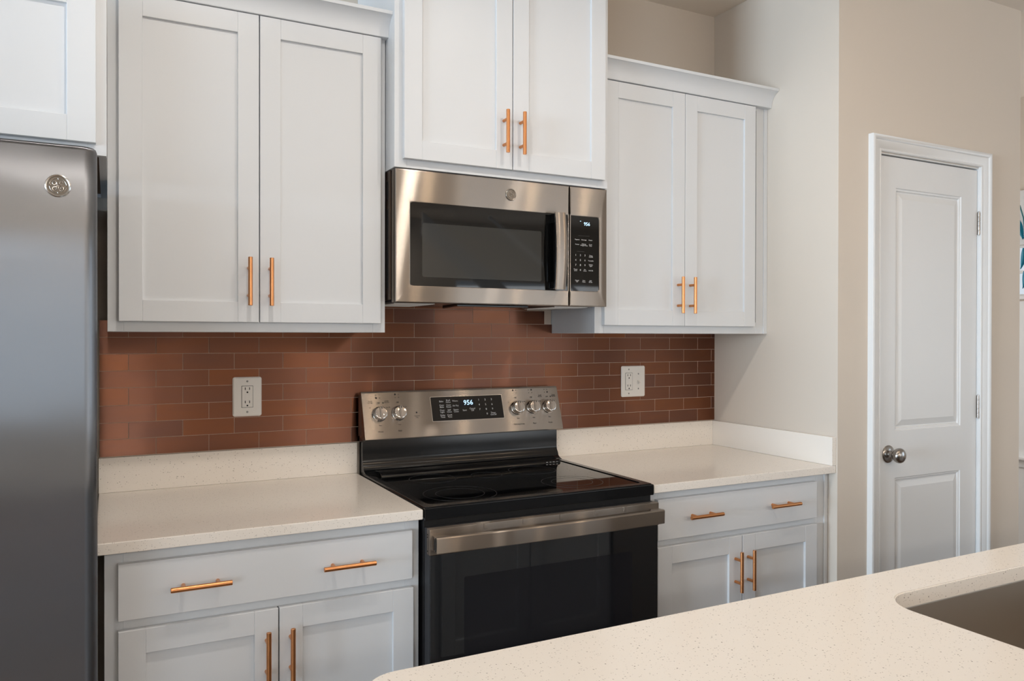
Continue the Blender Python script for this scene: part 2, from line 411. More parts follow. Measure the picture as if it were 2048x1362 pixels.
for zc in (1.836, 1.094, 0.28):
    b = B(); hx = DX1-0.004
    for k in range(5): cyl(b, (hx, DY-0.007, zc-0.045+k*0.018), (hx, DY-0.007, zc-0.045+k*0.018+0.0172), 0.0062, 14, bev=0.0008)
    cyl(b, (hx, DY-0.007, zc-0.049), (hx, DY-0.007, zc+0.049), 0.004, 12)
    box(b, hx-0.0035, hx+0.0035, DY-0.005, DY+0.001, zc-0.045, zc+0.045)
    obj('hinge', b, M['nickel'], door, label='satin nickel door hinge')

# window in the far wall
b = B()
box(b, WX-0.016, WX, wy0-0.06, wy0, wz0-0.02, wz1+0.31, 0.003); box(b, WX-0.016, WX, wy1, wy1+0.06, wz0-0.02, wz1+0.31, 0.003)
box(b, WX-0.016, WX, wy0, wy1, wz1+0.25, wz1+0.31, 0.003); box(b, WX-0.03, WX, wy0-0.06, wy1+0.06, wz0-0.02, wz0, 0.003)
box(b, WX-0.008, WX+0.0, wy0, wy1, wz1, wz1+0.25)
win = struct('window_1', b, M['trim']); ORG[win.name] = win.location.copy()
b = B()
for (a, c) in ((wz0, wz0+0.012), (1.745, 1.762), (wz1-0.012, wz1)): box(b, WX+0.03, WX+0.06, wy0, wy1, a, c)
for yy in (wy0, 0.145, 0.40, wy1-0.02): box(b, WX+0.03, WX+0.06, yy, yy+0.02, wz0+.012, wz1-.012)
obj('window_sash', b, M['trim'], win)
obj('window_pane', box(B(), WX+0.043, WX+0.046, wy0, wy1, wz0, wz1), M['glass'], win)

# hanging teal leaf spray by that window
sp = thing('hanging_leaf_spray', 'teal leaf decoration hanging before the far window, at the right edge of the photo', 'decoration', (3.84, 0.02, 1.64))
b = B(); pth = [(3.84, 0.06, 2.20), (3.84, 0.045, 2.16), (3.84, 0.02, 2.12), (3.84, 0.0, 2.05), (3.84, -0.01, 1.95), (3.84, -0.012, 1.80), (3.84, -0.01, 1.66)]
sweep(b, pth, 0.004, 8); obj('stem', b, M['stem'], sp)
def leaf(bm, p, d, ln, wd):
    p = Vector(p); d = Vector(d).normalized(); s = d.cross(Vector((1, 0, 0))).normalized(); t = bmesh.new(); n = 8; A = []
    for i in range(n+1):
        k = i/n; ww = wd*math.sin(math.pi*min(1, k*0.9+0.1))**0.8*(1-k*0.3); c = p+d*ln*k+Vector((0.012*math.sin(3*k), 0, 0))
        A.append([t.verts.new(c-s*ww+Vector((0.006, 0, 0))), t.verts.new(c), t.verts.new(c+s*ww+Vector((0.006, 0, 0)))])
    for a, c in zip(A, A[1:]):
        for j in range(2): t.faces.new((a[j], a[j+1], c[j+1], c[j]))
    bmesh.ops.solidify(t, geom=t.faces[:], thickness=0.002); merge(bm, t)
for p, d, ln, wd in (((3.84, 0.055, 2.07), (0, -0.35, -1), 0.15, 0.022), ((3.84, 0.0, 1.95), (0, -0.6, -1), 0.14, 0.02), ((3.84, 0.0, 1.88), (0, 0.15, -1), 0.12, 0.018), ((3.84, -0.01, 1.80), (0, -0.5, -1), 0.13, 0.02), ((3.84, -0.005, 1.75), (0, 0.1, -1), 0.10, 0.018)):
    b = B(); leaf(b, p, d, ln, wd); obj('leaf', b, M['teal'], sp)

area('fill_far_room', (3.3, 1.35, 1.5), (3.8, 0.0, 1.2), 0.8, 1.2, 20, DAY)  # added fill inside the far room, no window behind it
# ------------------------------------------------------------------ recessed ceiling lights, plus wide rear ones added as soft fill
for i, ((x, y), pw) in enumerate(zip(CANS, CAN_POWER)):
    where = ['over the aisle before the left counter', 'over the aisle before the range', 'over the aisle before the right counter', 'behind the camera left of the island',
             'behind the island to the right', 'at the far rear left of the room', 'at the far rear right of the room'][i]
    if i >= 5:
        t = thing('flush_fill_light', 'added wide round white flush fill light ' + where, 'ceiling light', (x, y, H), 'added flush fill lights')
        b = B(); lathe(b, [(0.40, -0.030), (0.42, -0.032), (0.43, -0.025), (0.43, 0)], (x, y, H), (0, 0, 1), 48); obj('trim_ring', b, M['white'], t)
        b = B(); lathe(b, [(0, -0.034), (0.40, -0.031), (0.40, 0)], (x, y, H), (0, 0, 1), 48); obj('diffuser', b, M['diff'], t)
        area('flush_fill_lamp', (x, y, H-0.045), (x, y, 0), 0.80, 0.80, pw, WARM, 'DISK', 175)
        continue
    t = thing('recessed_light', 'round white recessed ceiling light ' + where, 'ceiling light', (x, y, H), 'recessed ceiling lights')
    b = B(); lathe(b, [(0.0405, 0), (0.0405, -0.002), (0.058, -0.004), (0.080, -0.006), (0.088, -0.003), (0.088, 0)], (x, y, H), (0, 0, 1), 40); obj('trim_ring', b, M['white'], t)
    b = B(); cyl(b, (x, y, H-0.002), (x, y, H), 0.040, 32); obj('lens', b, M['led'], t)
    area('can_lamp', (x, y, H-0.012), (x, y, 0), 0.075, 0.075, pw, WARM, 'DISK', 170)

# ------------------------------------------------------------------ unseen lamp bar added over the island to streak the brushed metal
t = thing('streak_lamp_bar', 'added unseen black lamp bar with three bare warm bulbs, for streaks on the metal', 'added lamp', (1.24, -2.0, H))
obj('canopy_bar', box(B(), 0.62, 1.88, -2.025, -1.975, H-0.03, H, 0.004), M['blk'], t)
for x in (0.77, 1.40, 1.76):
    obj('lamp_socket', cyl(B(), (x, -2.0, H-0.029), (x, -2.0, 2.605), 0.018, 20, bev=0.003), M['blk'], t)
    b = B(); lathe(b, [(0.013, 2.33), (0.014, 2.315), (0.022, 2.300), (0.029, 2.28), (0.030, 2.265), (0.026, 2.250), (0.015, 2.240), (0, 2.237)], (x, -2.0, 0.28), (0, 0, 1), 28); obj('bulb', b, M['bulb'], t)
    pl = bpy.data.lights.new('streak_lamp', 'POINT'); pl.energy = STREAK_POWER; pl.color = (1.0, 0.80, 0.58); pl.shadow_soft_size = 0.034
    po = bpy.data.objects.new('streak_lamp', pl); C.objects.link(po); po.location = (x, -2.0, 2.478)
# open stair banister in the rear of the room (seen only as a reflection in the dark glass)
stc = thing('stair_banister', 'white sloping stair banister at the rear of the room behind the photographer', 'banister', (3.3, -6.1, 0))
b = B(); prism(b, [(2.26, 2.72), (4.95, 0.62), (4.95, 0.36), (2.26, 2.46)], -6.12, -6.09, 'y'); obj('stringer', b, M['trim'], stc)
obj('newel_post', box(B(), 4.93, 5.03, -6.155, -6.055, 0, 1.50, 0.006), M['trim'], stc)
b = B(); sweep(b, [(3.06, -6.105, 2.72), (3.2, -6.105, 2.62), (4.96, -6.105, 1.40)], 0.022, 10); obj('handrail', b, M['trim'], stc)

# ------------------------------------------------------------------ tile backsplash
def tiles():
    t = bmesh.new(); cl = t.loops.layers.float_color.new('tint') if False else None
    rng = random.Random(3); G = 0.0011
    zs = [1.0185, 1.0690, 1.1180, 1.1688, 1.2210, 1.2712, 1.3215, 1.3710, 1.4216, 1.4720, 1.5225]
    X0, X1 = -0.7725, XW-0.001
    data = []
    for r in range(len(zs)-1):
        z0, z1 = zs[r], zs[r+1]
        base = -0.6206 if r % 2 == 0 else -0.6206+0.0749
        xs = [X0]; k = -3
        while True:
            x = base+k*0.1498; k += 1
            if x <= X0+0.004: continue
            if x >= X1-0.004: break
            xs.append(x)
        xs.append(X1)
        for a, c in zip(xs, xs[1:]):
            if r >= 8 and not (a > -0.05 and c < 0.80): continue
            data.append((a+G/2, c-G/2, z0+G/2, z1-G/2))
    lay = t.faces.layers.float.new('tint')
    for x0, x1, z0, z1 in data:
        s = bmesh.new(); bmesh.ops.create_cube(s, size=1); bmesh.ops.scale(s, vec=(x1-x0, 0.0052, z1-z0), verts=s.verts)
        bmesh.ops.bevel(s, geom=s.edges[:], offset=0.0005, segments=1, affect='EDGES')
        q = Matrix.Translation(((x0+x1)/2, -0.0064, (z0+z1)/2)) @ Matrix.Rotation(rng.gauss(0, R(0.12)), 4, 'X') @ Matrix.Rotation(rng.gauss(0, R(0.10)), 4, 'Z')
        bmesh.ops.transform(s, matrix=q, verts=s.verts)
        ls = s.faces.layers.float.new('tint'); tv = min(1, max(0, rng.gauss(0.5, 0.16)))
        for fc in s.faces: fc[ls] = tv
        merge(t, s)
    return t
gr = B(); box(gr, -0.7725, XW-.0005, -0.0082, -0.0004, 1.0172, 1.4216); box(gr, 0.0, 0.757, -0.0082, -0.0004, 1.4216, 1.50)
bsp = thing('tile_backsplash', 'brushed copper subway tiles in running bond on the wall between counters and wall cabinets', 'backsplash', (0.4, 0, 1.017))
obj('tiles', tiles(), M['copper'], bsp, smooth=False); obj('grout', gr, M['grout'], bsp, smooth=False)

# ------------------------------------------------------------------ cabinets
def shaker(bm, x0, x1, z0, z1, yf, st=0.0565, sign=1, rail=0.0565):
    """shaker door: front at y=yf, facing -y for sign 1, +y for -1"""
    t = 0.019*sign; e = 0.0009
    box(bm, x0, x0+st, yf, yf+t, z0, z1, e, 1); box(bm, x1-st, x1, yf, yf+t, z0, z1, e, 1)
    box(bm, x0+st, x1-st, yf+0.0002*sign, yf+t, z0, z0+rail, e, 1); box(bm, x0+st, x1-st, yf+0.0002*sign, yf+t, z1-rail, z1, e, 1)
    box(bm, x0+st-0.002, x1-st+0.002, yf+0.0085*sign, yf+t-0.001*sign, z0+rail-0.002, z1-rail+0.002)
    return bm
def pull(parent, x, z, yf, vertical=True, ln=0.134, sp=0.076, out=0.031, sign=1):
    b = B(); yb = yf-out*sign
    if vertical:
        cyl(b, (x, yb, z-ln/2), (x, yb, z+ln/2), 0.006, 20, bev=0.0012)
        for s in (-sp/2, sp/2): cyl(b, (x, yb, z+s), (x, yf, z+s), 0.0048, 14)
    else:
        cyl(b, (x-ln/2, yb, z), (x+ln/2, yb, z), 0.006, 20, bev=0.0012)
        for s in (-sp/2, sp/2): cyl(b, (x+s, yb, z), (x+s, yf, z), 0.0048, 14)
    obj('bar_pull', b, M['bronze'], parent)
def crown(bm, x0, x1, y, z, h=0.0665):
    k = [(0, 0.0), (-0.0235, 0), (-0.0250, 0.0012), (-0.0255, 0.008), (-0.0265, 0.016), (-0.0290, 0.025), (-0.0335, 0.034), (-0.0400, 0.0425), (-0.0480, 0.0495), (-0.0580, 0.0555), (-0.0600, 0.0565), (-0.0630, 0.0568), (-0.0640, h), (0, h)]
    prism(bm, [(y+a, z+c) for a, c in k], x0, x1, 'x')
def frame(bm, x0, x1, z0, z1, yb, yf, sw=(0.038, 0.038), rails=(0.038, 0.038), mids=(), mid_z=()):
    box(bm, x0, x0+sw[0], yf, yb, z0, z1, 0.0006, 1); box(bm, x1-sw[1], x1, yf, yb, z0, z1, 0.0006, 1)
    box(bm, x0+sw[0], x1-sw[1], yf+.0003, yb, z0, z0+rails[0], 0.0006, 1); box(bm, x0+sw[0], x1-sw[1], yf+.0003, yb, z1-rails[1], z1, 0.0006, 1)
    for a, c in mid_z: box(bm, x0+sw[0], x1-sw[1], yf+.0003, yb, a, c, 0.0006, 1)
    for a, c in mids: box(bm, a, c, yf+.0004, yb, z0+rails[0], z1-rails[1])
def carcass(bm, x0, x1, yf, z0, z1, inset=0.012):
    box(bm, x0, x0+0.016, yf, -0.001, z0, z1); box(bm, x1-0.016, x1, yf, -0.001, z0, z1)
    box(bm, x0+.016, x1-.016, -0.012, -0.001, z0, z1); box(bm, x0+.016, x1-.016, yf, -0.012, z1-0.016, z1)
def upper(name, label, x0, x1, z0, z1, yf, doors, dz, hx, hz, crown_x=None, crown_z=2.2744, flr=None, floor_mat=None, yback=None, scribe=None):
    t = thing(name, label, 'wall cabinet', ((x0+x1)/2, -0.001, z0), 'white shaker wall cabinets')
    b = B(); carcass(b, x0, x1, yf+0.019, z0, z1); obj('carcass', b, M['cab'], t)
    obj('bottom_panel', box(B(), x0+.016, x1-.016, yf+.019, -0.012, z0+0.010, z0+0.022), floor_mat or M['cab'], t)
    b = B(); mid = (doors[0][1]+doors[1][0])/2
    frame(b, x0, x1, z0, z1, yf+.019, yf, rails=(0.045, 0.038), mids=[(mid-.02, mid+.02)]); obj('face_frame', b, M['cab'], t)
    for (a, c), h in zip(doors, hx):
        b = B(); shaker(b, a, c, dz[0], dz[1], yf-0.0195)
        d = obj('door', b, M['cab'], t)
        if h is not None: pull(d, h, hz, yf-0.0195)
    if crown_x:
        b = B(); crown(b, crown_x[0], crown_x[1], yf, crown_z); obj('crown_molding', b, M['cab'], t)
        b = B(); box(b, crown_x[0], crown_x[1], yf, yf+0.03, crown_z+0.0265, crown_z+0.066); obj('crown_backer', b, M['cab'], t)
    if scribe: obj('scribe_strip', box(B(), scribe[0], scribe[1], yf-0.004, yf+0.002, z0, crown_z, 0.0015), M['cab'], t)
    return t
upper('wall_cabinet', 'white two-door wall cabinet left of the microwave, beside the refrigerator', -0.7505, 0.0, 1.3867, 2.3010, -0.305,
      [(-0.7246, -0.3728), (-0.3698, -0.0184)], (1.4139, 2.2730), (-0.4006, -0.3432), 1.5265, crown_x=(-0.7505, 0.0028))
upper('wall_cabinet', 'white two-door wall cabinet right of the microwave, against the side wall', 0.7600, 1.5530, 1.3875, 2.3010, -0.305,
      [(0.7889, 1.1435), (1.1455, 1.4933)], (1.4153, 2.2720), (1.1117, 1.1684), 1.5275, crown_x=(0.7600, XW-0.001), scribe=(1.5530, XW-0.0005))
upper('wall_cabinet', 'taller and deeper white two-door wall cabinet directly above the microwave', 0.0030, 0.7590, 1.8770, 2.6800, -0.384,
      [(0.0272, 0.3855), (0.3885, 0.7380)], (1.9015, 2.6500), (0.3545, 0.4133), 2.0135, crown_x=(0.0030, 0.7590), crown_z=2.6650)
upper('wall_cabinet', 'deep white wall cabinet directly above the refrigerator', -1.7000, -0.7512, 1.7800, 2.1900, -0.611,
      [(-1.6760, -1.2300), (-1.2260, -0.7722)], (1.8035, 2.1600), (-1.2540, -1.2000), 1.90, crown_x=(-1.70, -0.7512), crown_z=2.1660, floor_mat=M['cab_in'])

def base_cab(label, x0, x1, ddx, zdr, doors, zd, pulls_d, pulls, filler=None):
    t = thing('base_cabinet', label, 'base cabinet', ((x0+x1)/2, -0.3, 0), 'white shaker base cabinets')
    b = B(); yf = -0.61
    box(b, x0, x0+.016, yf+.019, -0.002, 0, 0.8866); box(b, x1-.016, x1, yf+.019, -0.002, 0, 0.8866); box(b, x0+.016, x1-.016, -0.012, -0.002, 0, 0.8866)
    box(b, x0+.016, x1-.016, yf+.019, -0.012, 0.10, 0.116); box(b, x0+.016, x1-.016, yf+.019, yf+.10, 0.868, 0.8866)
    obj('carcass', b, M['cab'], t)
    b = B(); frame(b, x0, x1, 0.10, 0.8866, yf+.019, yf, rails=(0.03, 0.030), mid_z=[(0.704, 0.736)]); obj('face_frame', b, M['cab'], t)
    obj('toe_kick', box(B(), x0+.016, x1-.016, -0.54, -0.53, 0, 0.10), M['cab'], t)
    b = B(); box(b, ddx[0], ddx[1], yf-.0195, yf-.0005, zdr[0], zdr[1], 0.0015); d = obj('drawer', b, M['cab'], t)
    for hx in pulls_d[0]: pull(d, hx, pulls_d[1], yf-.0195, False)
    for (a, c), hx in zip(doors, pulls[0]):
        b = B(); shaker(b, a, c, 0.118, zd, yf-.0195); d = obj('door', b, M['cab'], t); pull(d, hx, pulls[1], yf-.0195)
    if filler:
        b = B(); box(b, x1+0.0005, filler-.0005, yf+.004, yf+.022, 0.0, 0.8866); box(b, x1-0.001, x1+0.008, yf-.004, yf-.0002, 0.10, 0.885, 0.001); obj('filler_strip', b, M['cab'], t)
    return t
base_cab('white base cabinet between refrigerator and range, one wide drawer over two doors', -0.7570, -0.0045, (-0.7295, -0.0288), (0.7300, 0.8588),
         [(-0.7295, -0.3772), (-0.3742, -0.0256)], 0.7060, ((-0.5555, -0.2050), 0.7940), ((-0.4050, -0.3475), 0.5940))
base_cab('white base cabinet right of the range, one wide drawer over two doors', 0.7615, 1.5450, (0.7860, 1.4903), (0.7327, 0.8620),
         [(0.7860, 1.1370), (1.1400, 1.4905)], 0.7105, ((0.9607, 1.3115), 0.8000), ((1.1075, 1.1628), 0.5980), filler=XW)

# ------------------------------------------------------------------ counters
def counter(label, x0, x1, side=None):
    t = thing('quartz_countertop', label, 'countertop', ((x0+x1)/2, -0.3, 0.8868))
    obj('slab', box(B(), x0, x1, -0.6425, -0.001, 0.8868, 0.914, 0.003), M['quartz'], t)
    obj('upstand', box(B(), x0, x1-(0.0205 if side else 0), -0.0202, -0.001, 0.9141, 1.0168, 0.0015), M['quartz'], t)
    if side: obj('side_upstand', box(B(), x1-0.0202, x1, -0.6425, -0.001, 0.9141, 1.0168, 0.0015), M['quartz'], t)
    return t
counter('speckled off-white quartz countertop with low upstand between refrigerator and range', -0.7745, -0.0035)
counter('speckled off-white quartz countertop with low upstand in the corner right of the range', 0.7605, XW-0.0005, True)

# ------------------------------------------------------------------ wall plates
def receptacle(parent, x, z):
    b = B(); box(b, x-0.0165, x+0.0165, -0.0165, -0.012, z-0.0335, z+0.0335, 0.001); box(b, x-0.0075, x+0.0075, -0.0172, -0.0163, z-0.0085, z+0.0085, 0.0004)
    r = obj('receptacle', b, M['white'], parent)
    for dz in (0.0205, -0.0215):
        b = B()
        for dx in (-0.0065, 0.0065): box(b, x+dx-0.0011, x+dx+0.0011, -0.0170, -0.0150, z+dz+0.001, z+dz+0.009)
        cyl(b, (x, -0.0170, z+dz-0.0065), (x, -0.0150, z+dz-0.0065), 0.0026, 12)
        obj('socket_slots_pattern', b, M['slot'], r)
    b = B(); ring_plate(b, rrect(x-0.0177, x+0.0177, z-0.0347, z+0.0347, 0.001, 2), rrect(x-0.0165, x+0.0165, z-0.0335, z+0.0335, 0.001, 2), -0.0152, -0.0149, 'y')
    obj('receptacle_gap', b, M['mark_g'], r)
def plate(label, x0, x1, z0, z1, recx, switch=None):
    t = thing('wall_outlet', label, 'outlet', ((x0+x1)/2, -0.0095, z0))
    b = B(); box(b, x0, x1, -0.0150, -0.0095, z0, z1, 0.0025, 3)
    tb = bmesh.new(); pts = rrect(x0, x1, z0, z1, 0.007, 5); pt2 = rrect(x0+.004, x1-.004, z0+.004, z1-.004, 0.005, 5)
    b.free(); b = B(); ring = [(-0.0095, pts), (-0.0118, pts), (-0.0148, pt2)]
    rings = [[tb.verts.new((p[0], y, p[1])) for p in pp] for y, pp in ring]; n = len(pts)
    for a, c in zip(rings, rings[1:]):
        for i in range(n): tb.faces.new((a[i], a[(i+1) % n], c[(i+1) % n], c[i]))
    tb.faces.new(rings[-1]); tb.faces.new(rings[0][::-1]); bmesh.ops.recalc_face_normals(tb, faces=tb.faces[:]); merge(b, tb)
    obj('cover_plate', b, M['white'], t)
    zc = (z0+z1)/2; receptacle(t, recx, zc)
    sc = [(recx, zc+0.0485), (recx, zc-0.0485)]
    if switch: sc += [(switch, zc+0.030), (switch, zc-0.030)]
    for x, z in sc:
        b = B(); lathe(b, [(0, 0.0015), (0.002, 0.0013), (0.0032, 0)], (x, -0.0148, z), (0, -1, 0), 14); obj('screw', b, M['screw'], t)
    if switch:
        b = B(); prism(b, [(-0.0148, zc-0.003), (-0.0148, zc+0.005), (-0.027, zc-0.006), (-0.025, zc-0.011)], switch-0.0045, switch+0.0045, 'x', 0.0008)
        box(b, switch-0.005, switch+0.005, -0.0155, -0.0148, zc-0.0125, zc+0.0125); obj('toggle', b, M['white'], t)
plate('single white outlet plate on the copper tiles, above the left counter', -0.4015, -0.3134, 1.1210, 1.2455, -0.3575)
plate('double-width white outlet and switch plate on the copper tiles, right of the range', 1.0810, 1.1975, 1.1325, 1.2570, 1.1165, 1.1635)

# ------------------------------------------------------------------ emblem (round badge with a scripted monogram)
def badge(parent, x, y, z, r, mrim, mfield, mline):
    b = B(); lathe(b, [(r*0.80, 0.0006), (r*0.84, 0.0022), (r*0.93, 0.0028), (r, 0.0018), (r, 0)], (x, y, z), (0, -1, 0), 48); e = obj('emblem', b, mrim, parent)
    b = B(); cyl(b, (x, y, z), (x, y-0.0012, z), r*0.82, 48); obj('emblem_field', b, mfield, e)
    b = B(); yy = y-0.0016
    def crv(pts, rr):
        q = []; P = [pts[0]]+list(pts)+[pts[-1]]
        for k in range(1, len(P)-2):
            for t_ in (0, .25, .5, .75):
                q.append(tuple(0.5*(2*P[k][c]+(P[k+1][c]-P[k-1][c])*t_+(2*P[k-1][c]-5*P[k][c]+4*P[k+1][c]-P[k+2][c])*t_*t_+(3*P[k][c]-P[k-1][c]-3*P[k+1][c]+P[k+2][c])*t_**3) for c in (0, 1)))
        q.append(pts[-1]); pts = q
        sweep(b, [(x+px*r, yy, z+pz*r) for px, pz in pts], rr*r, 6)
    def spiral(cx, cz, r0, a0, a1, n=22, k=0.25):
        return [(cx+(r0*(k+(1-k)*i/n))*math.cos(R(a0+(a1-a0)*i/n)), cz+(r0*(k+(1-k)*i/n))*math.sin(R(a0+(a1-a0)*i/n))) for i in range(n+1)]
    # G: loop, stem and lower curl; E: upper curl and lower curl
    crv([(-0.38, 0.12), (-0.42, 0.25), (-0.34, 0.38), (-0.20, 0.38), (-0.12, 0.26), (-0.18, 0.12), (-0.30, 0.06), (-0.40, 0.14)], 0.035)
    crv([(-0.12, 0.30), (-0.06, 0.12), (-0.10, -0.10), (-0.14, -0.34), (-0.26, -0.44), (-0.40, -0.36), (-0.40, -0.20), (-0.28, -0.12), (-0.10, -0.08), (0.04, 0.02)], 0.040)
    crv([(0.40, 0.30), (0.30, 0.38), (0.16, 0.32), (0.14, 0.18), (0.26, 0.08), (0.34, 0.08)], 0.035)
    crv([(0.26, 0.06), (0.10, 0.0), (0.04, -0.18), (0.12, -0.36), (0.30, -0.42), (0.44, -0.30), (0.42, -0.14), (0.28, -0.10), (0.20, -0.20), (0.28, -0.28)], 0.040)
    for a in (45, 135, 225, 315):
        crv([(0.66*math.cos(R(a+d)), 0.66*math.sin(R(a+d))) for d in range(-38, 39, 6)], 0.025)
        crv([(0.66*math.cos(R(a+45)), 0.66*math.sin(R(a+45))), (0.56*math.cos(R(a+41)), 0.56*math.sin(R(a+41))), (0.54*math.cos(R(a+33)), 0.54*math.sin(R(a+33)))], 0.025)
    obj('emblem_script', b, mline, e)
M['emb'] = mat('emblem_silver', (200, 196, 190), 0.2, metal=1.0); M['embf'] = mat('emblem_taupe', (118, 110, 100), 0.4, metal=0.6)
M['emb2'] = mat('emblem_grey', (150, 143, 134), 0.25, metal=1.0); M['embf2'] = mat('emblem_grey_field', (140, 132, 122), 0.35, metal=0.8)

# ------------------------------------------------------------------ refrigerator
fr = thing('refrigerator', 'tall stainless steel refrigerator at the left edge beside the left counter', 'refrigerator', (-1.225, -0.42, 0))
FY = -0.800
obj('body', box(B(), -1.676, -0.792, -0.735, -0.02, 0.02, 1.745, 0.004), M['dark'], fr)
for hx_ in (-0.90, -1.655): obj('hinge_cover', box(B(), hx_, hx_+0.105, -0.735, -0.66, 1.745, 1.762, 0.004), M['dark'], fr)
def fdoor(name, x0, x1, z0, z1, hx, hz):
    b = B(); n = 10; r = 0.024
    pts = [(x0, -0.742), (x0, FY+r)] + [(x0+r-r*math.cos(R(90*i/n)), FY+r-r*math.sin(R(90*i/n))) for i in range(1, n+1)]
    pts += [(x1-r+r*math.sin(R(90*i/n)), FY+r-r*math.cos(R(90*i/n))) for i in range(0, n+1)] + [(x1, -0.742)]
    t = bmesh.new(); lv = [t.verts.new((p[0], p[1], 0)) for p in pts]
    # height levels with a softly rounded top and bottom edge
    lev = [(z0, 0.006), (z0+0.002, 0.002), (z0+0.006, 0.0), (z1-0.010, 0.0), (z1-0.004, 0.0018), (z1-0.001, 0.005), (z1, 0.009)]
    for v in lv: t.verts.remove(v)
    rings = []
    cx = (x0+x1)/2
    for z, ins in lev:
        rg = []
        for p in pts:
            sx = (cx-p[0]); k = ins/abs(sx) if abs(sx) > 1e-6 else 0
            rg.append(t.verts.new((p[0]+sx*k, min(p[1]+ins, -0.742) if p[1] < -0.745 else p[1], z)))
        rings.append(rg)
    m_ = len(pts)
    for a, c in zip(rings, rings[1:]):
        for i in range(m_): t.faces.new((a[i], a[(i+1) % m_], c[(i+1) % m_], c[i]))
    t.faces.new(rings[0][::-1]); t.faces.new(rings[-1])
    bmesh.ops.recalc_face_normals(t, faces=t.faces[:]); merge(b, t)
    d = obj(name, b, M['steel_v'], fr)
    b = B()
    if hx is not None:
        cyl(b, (hx, FY-0.05, 0.80), (hx, FY-0.05, 1.55), 0.011, 20, bev=0.003)
        for z in (0.85, 1.50): cyl(b, (hx, FY-0.05, z), (hx, FY, z), 0.009, 14)
    else:
        cyl(b, (x0+0.12, FY-0.05, hz), (x1-0.12, FY-0.05, hz), 0.011, 20, bev=0.003)
        for x in (x0+0.17, x1-0.17): cyl(b, (x, FY-0.05, hz), (x, FY, hz), 0.009, 14)
    obj('handle', b, M['nickel'], d); return d
fdoor('door', -1.6790, -1.2270, 0.58, 1.7595, -1.275, 0); fdr = fdoor('door', -1.2230, -0.7685, 0.58, 1.7595, -1.175, 0); fdoor('freezer_drawer', -1.6790, -0.7685, 0.06, 0.574, None, 0.50)
badge(fr, -0.8370, FY-0.0002, 1.6735, 0.0225, M['emb'], M['embf'], M['emb'])
for x in (-1.62, -0.85):
    for y in (-0.68, -0.08): obj('foot', cyl(B(), (x, y, 0), (x, y, 0.022), 0.02, 16), M['blk'], fr)

# ------------------------------------------------------------------ over-range microwave
mw = thing('microwave', 'stainless over-the-range microwave hung under the tall middle cabinet', 'microwave', (0.382, -0.19, 1.4775))
MZ0, MZ1, MY = 1.4770, 1.8740, -0.3835
b = B(); box(b, 0.0055, 0.7570, -0.335, -0.008, MZ0+0.008, MZ1+0.002, 0.002); obj('body', b, M['brown'], mw)
b = B(); box(b, 0.011, 0.752, -0.350, -0.3345, MZ0+0.004, MZ1-0.004); obj('front_seal', b, M['blk'], mw)
b = B()
for z0_, z1_ in ((1.79, 1.845), (1.52, 1.76)): box(b, 0.0046, 0.0056, -0.318, -0.306, z0_, z1_)
obj('side_vent_grille', b, M['slot'], mw)
def steel_frame(x0, x1, gx0, gx1, gz0, gz1, rl, rr):
    """stainless face with a rounded opening"""
    b = B(); n = 6
    ci = []; co = []
    for (cx, cz, a, r, ox, oz) in ((gx1, gz1, 0, rr, x1, MZ1), (gx0, gz1, 90, rl, x0, MZ1), (gx0, gz0, 180, rl, x0, MZ0), (gx1, gz0, 270, rr, x1, MZ0)):
        sx = -1 if a in (0, 270) else 1; sz = -1 if a in (0, 90) else 1
        for i in range(n+1):
            th = R(a+90*i/n); ci.append((cx+sx*r+r*math.cos(th), cz+sz*r+r*math.sin(th)))
            co.append((ox, oz))
    # outer ring: slide corner points a bit so no faces collapse
    t = bmesh.new(); N_ = len(ci); e = 0.004
    def ring(pts, y): return [t.verts.new((p[0], y, p[1])) for p in pts]
    def outer(ins):
        o = []
        for k, (a, ox, oz) in enumerate(((0, x1-ins, MZ1-ins), (90, x0+ins, MZ1-ins), (180, x0+ins, MZ0+ins), (270, x1-ins, MZ0+ins))):
            for i in range(n+1):
                s = 0.006; f_ = i/n
                if a == 0: p = (ox, oz-s*(1-2*f_)) if f_ < .5 else (ox-s*(2*f_-1), oz)
                elif a == 90: p = (ox+s*(1-2*f_), oz) if f_ < .5 else (ox, oz-s*(2*f_-1))
                elif a == 180: p = (ox, oz+s*(1-2*f_)) if f_ < .5 else (ox+s*(2*f_-1), oz)
                else: p = (ox-s*(1-2*f_), oz) if f_ < .5 else (ox, oz+s*(2*f_-1))
                o.append(p)
        return o
    def inn(g): # push inner loop inward by g (toward opening centre)
        cx, cz = (gx0+gx1)/2, (gz0+gz1)/2
        return [(p[0]+(cx-p[0])*g/abs(gx1-gx0)*2, p[1]+(cz-p[1])*g/abs(gz1-gz0)*2) for p in ci]
    rs = [ring(outer(0), MY+0.033), ring(outer(0), MY+0.004), ring(outer(0.0012), MY+0.0012), ring(outer(0.0035), MY), ring(ci, MY), ring(inn(0.002), MY+0.0008), ring(inn(0.004), MY+0.004)]
    for a, c in zip(rs, rs[1:]):
        for i in range(N_): t.faces.new((a[i], a[(i+1) % N_], c[(i+1) % N_], c[i]))
    bmesh.ops.remove_doubles(t, verts=t.verts[:], dist=1e-6)
    bmesh.ops.recalc_face_normals(t, faces=t.faces[:]); merge(b, t)
    box(b, x0+0.004, x1-0.004, MY+0.008, MY+0.032, MZ0+0.004, MZ1-0.004)
    return b
G0, G1 = 1.5245, 1.7805
md = obj('door', steel_frame(0.0070, 0.6078, 0.0508, 0.6060, G0, G1, 0.008, 0.0008), M['steel'], mw)
b = B(); box(b, 0.0520, 0.6055, MY+0.0025, MY+0.008, G0+.001, G1-.001); obj('door_glass', b, M['mwglass'], md)
